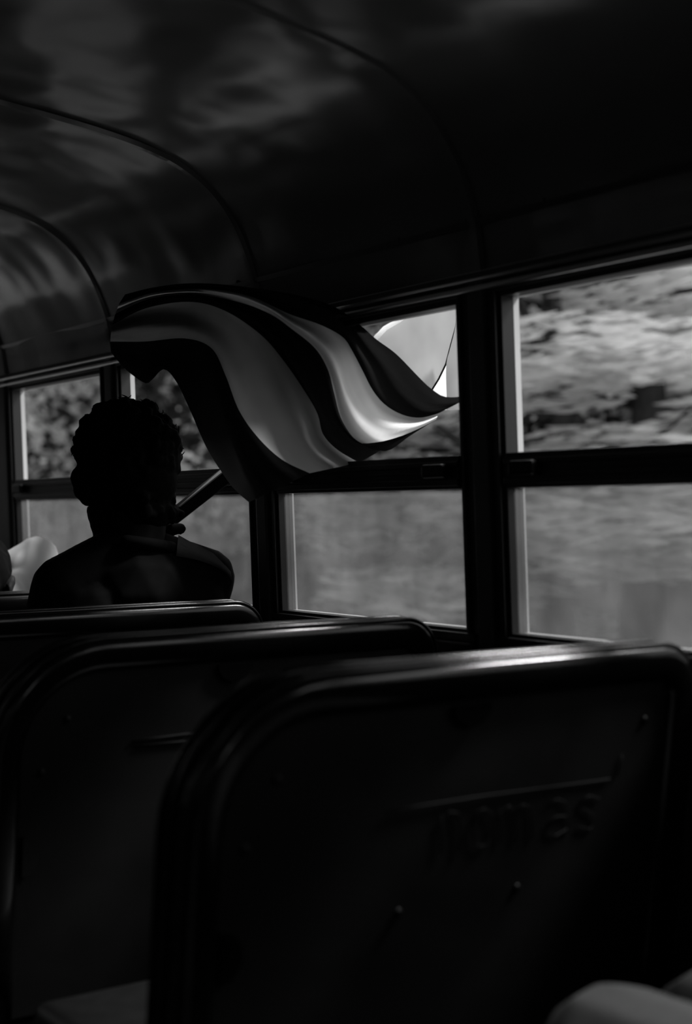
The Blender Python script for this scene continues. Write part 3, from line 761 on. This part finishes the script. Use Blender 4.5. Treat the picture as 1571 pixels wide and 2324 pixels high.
sheet('white_gap_sheet', [(965, 930), (972, 895), (985, 865), (1000, 830), (1010, 800)], [(1030, 930), (1026, 900), (1025, 865), (1020, 830), (1016, 800)], 2.05, 2.05, MT['white'])  # white sheet added behind the gap between the outer folds
bm = bmesh.new(); tube(bm, [atX(a, b, 1.985) - FO for a, b in ((850, 771), (874, 745), (905, 727), (945, 693))], .006, 8)
finish('hem', bm, MT['white'], flag, smooth=True)

# ------------------------------------------------------------------ outside
def hill(x, y, sgn=1):
    d = abs(x-CX)
    z = -.95 + max(0, min(1, (d-3.6)/4.5))**1.4*1.6 + max(0, d-9)*.42
    z += max(0, min(1, (y-26)/14))*9*max(.05, min(1, max(0, abs(x-CX)-2)/8))  # added rise ahead, shaped to limit sky light through the windshield
    z += .22*noise.noise(Vector((x*.35, y*.22, 1))) * min(1, max(0, (d-3)/3))
    return z
def blocker_z(x, y):                             # added dark bank, out of view, that blocks light from the left windows
    d = CX-x
    return -.96 + max(0, min(1, (d-2.6)/2.6))*6.5 + max(0, d-5.2)*.9 + .5*noise.noise(Vector((x*.9, y*.6, 7)))*min(1, max(0, d-2.6))
bm = bmesh.new(); g = []
for j in range(121):
    y = -25+95*j/120
    g.append([bm.verts.new((CX-2.6-i*.22, y, blocker_z(CX-2.6-i*.22, y))) for i in range(50)])
for j in range(120):
    for i in range(49): bm.faces.new((g[j][i], g[j+1][i], g[j+1][i+1], g[j][i+1]))
finish('light_blocking_bank', bm, MT['blocker'], smooth=True, kind='structure')
bm = bmesh.new(); g = []; NX, NY = 90, 80
for j in range(NY+1):
    y = -25 + 95*j/NY; row = []
    for i in range(NX+1):
        u = -1 + 2*i/NX; x = CX + math.copysign(abs(u)**1.6*60, u); row.append(bm.verts.new((x, y, hill(x, y))))
    g.append(row)
for j in range(NY):
    for i in range(NX): bm.faces.new((g[j][i], g[j][i+1], g[j+1][i+1], g[j+1][i]))
finish('ground', bm, MT['grass'], smooth=True, kind='structure')
bm = bmesh.new(); box(bm, (CX-2.5, -25, -.93), (CX+3.4, 70, -.90)); finish('road', bm, MT['road'], kind='structure')

def tree(name, x, y, hgt, wid, label, seed, mode='leaf', n=3800, ms='leaf', grp='trees and bushes along the roadside bank', base=0):
    rn = random.Random(seed); z0 = hill(x, y)
    t = tag(empty(name, (x, y, z0-.03)), label, 'tree' if 'tree' in name else 'bush', grp)
    bm = bmesh.new(); nb = 7
    trunk_top = hgt*.75
    tube(bm, [(0, 0, 0), (.04*wid, .02, trunk_top*.5), (0, .05, trunk_top)], [.05*wid, .035*wid, .012*wid], 8)
    for i in range(nb):
        a = rn.uniform(0, 6.28); z = hgt*rn.uniform(.15, .6); L = wid*.42
        tube(bm, [(0, 0, z), (math.cos(a)*L*.5, math.sin(a)*L*.5, z+L*.25), (math.cos(a)*L, math.sin(a)*L, z+L*.55)], [.02*wid, .012*wid, .004], 6)
    finish('trunk', bm, MT['bark'], t, smooth=True)
    bm = bmesh.new(); clumps = []
    for i in range(34):
        a = rn.uniform(0, 6.28); zz = rn.uniform(.03, 1); r = wid*.5*math.sqrt(rn.random())*(1-.45*max(0, zz-.5)*2)
        clumps.append((math.cos(a)*r, math.sin(a)*r, hgt*(.06+.90*zz), wid*rn.uniform(.11, .22)))
    for i in range(n):
        c = rn.choice(clumps); d = Vector((rn.gauss(0, 1), rn.gauss(0, 1), rn.gauss(0, 1))).normalized()*c[3]*rn.uniform(.5, 1.05)
        if mode == 'spray': d.y *= 2.1; d.z *= .42
        p = Vector(c[:3]) + d
        if mode == 'spray':
            L = rn.uniform(.10, .26); W_ = rn.uniform(.012, .026); ax = Vector((rn.gauss(0, .15), 1, rn.gauss(0, .10))).normalized(); bx = Vector((rn.gauss(0, .6), 0, 1)).normalized()
        else:
            L = rn.uniform(.05, .10); W_ = L*.55; ax = Vector((rn.gauss(0, 1), rn.gauss(0, 1), rn.gauss(0, .7))).normalized(); bx = ax.orthogonal().normalized(); bx = (Matrix.Rotation(rn.uniform(0, 6.28), 3, ax) @ bx)
        v = [bm.verts.new(q) for q in (p-ax*L, p-bx*W_+ax*L*.1, p+ax*L, p+bx*W_+ax*L*.1)]
        f = bm.faces.new(v); f.material_index = 0
    finish('foliage', bm, MT[ms], t)
    return t
def dirXY(u, D):                         # spot at lateral distance D seen in picture column u
    a = YAW + math.atan((u-785.5)/FPX); return (D, D/math.tan(a))
TR = [(60, 7.2, 5.6, 4.2, 'leafd', 'leaf', 'dark leafy tree seen through the leftmost window beside the curly head'),
      (190, 8.4, 6.2, 4.4, 'leafd', 'leaf', 'dark tree filling the gap between the leftmost window post and the curly hair'),
      (330, 7.4, 5.0, 3.6, 'leaf', 'leaf', 'paler leafy tree seen through the window right of the curly head'),
      (440, 9.6, 6.5, 4.6, 'leafp', 'leaf', 'pale tree behind the dark flag stripe, right of the curly head'),
      (600, 7.8, 5.5, 4.0, 'leafd', 'leaf', 'dark tree hidden behind the flag and window post'),
      (860, 8.4, 6.0, 4.2, 'leaf', 'leaf', 'leafy tree behind the light flag stripe in the third window'),
      (1060, 7.2, 5.2, 3.8, 'leafd', 'leaf', 'dark tree behind the wide window post right of the flag'),
      (1250, 6.6, 4.6, 3.0, 'leafp', 'spray', 'pale feathery bush in the left half of the nearest window'),
      (1450, 7.0, 5.0, 3.2, 'leafp', 'spray', 'pale feathery bush in the right half of the nearest window'),
      (1560, 9.0, 6.5, 4.4, 'leafd', 'leaf', 'tall dark tree at the upper right corner of the nearest window')]
for i, (u, D, h_, w_, ms, mo, lb) in enumerate(TR):
    x, y = dirXY(u, D); tree('bush' if mo == 'spray' else 'tree', x, y, h_, w_, lb, 100+i, mo, 5200 if mo == 'spray' else 4200, ms)
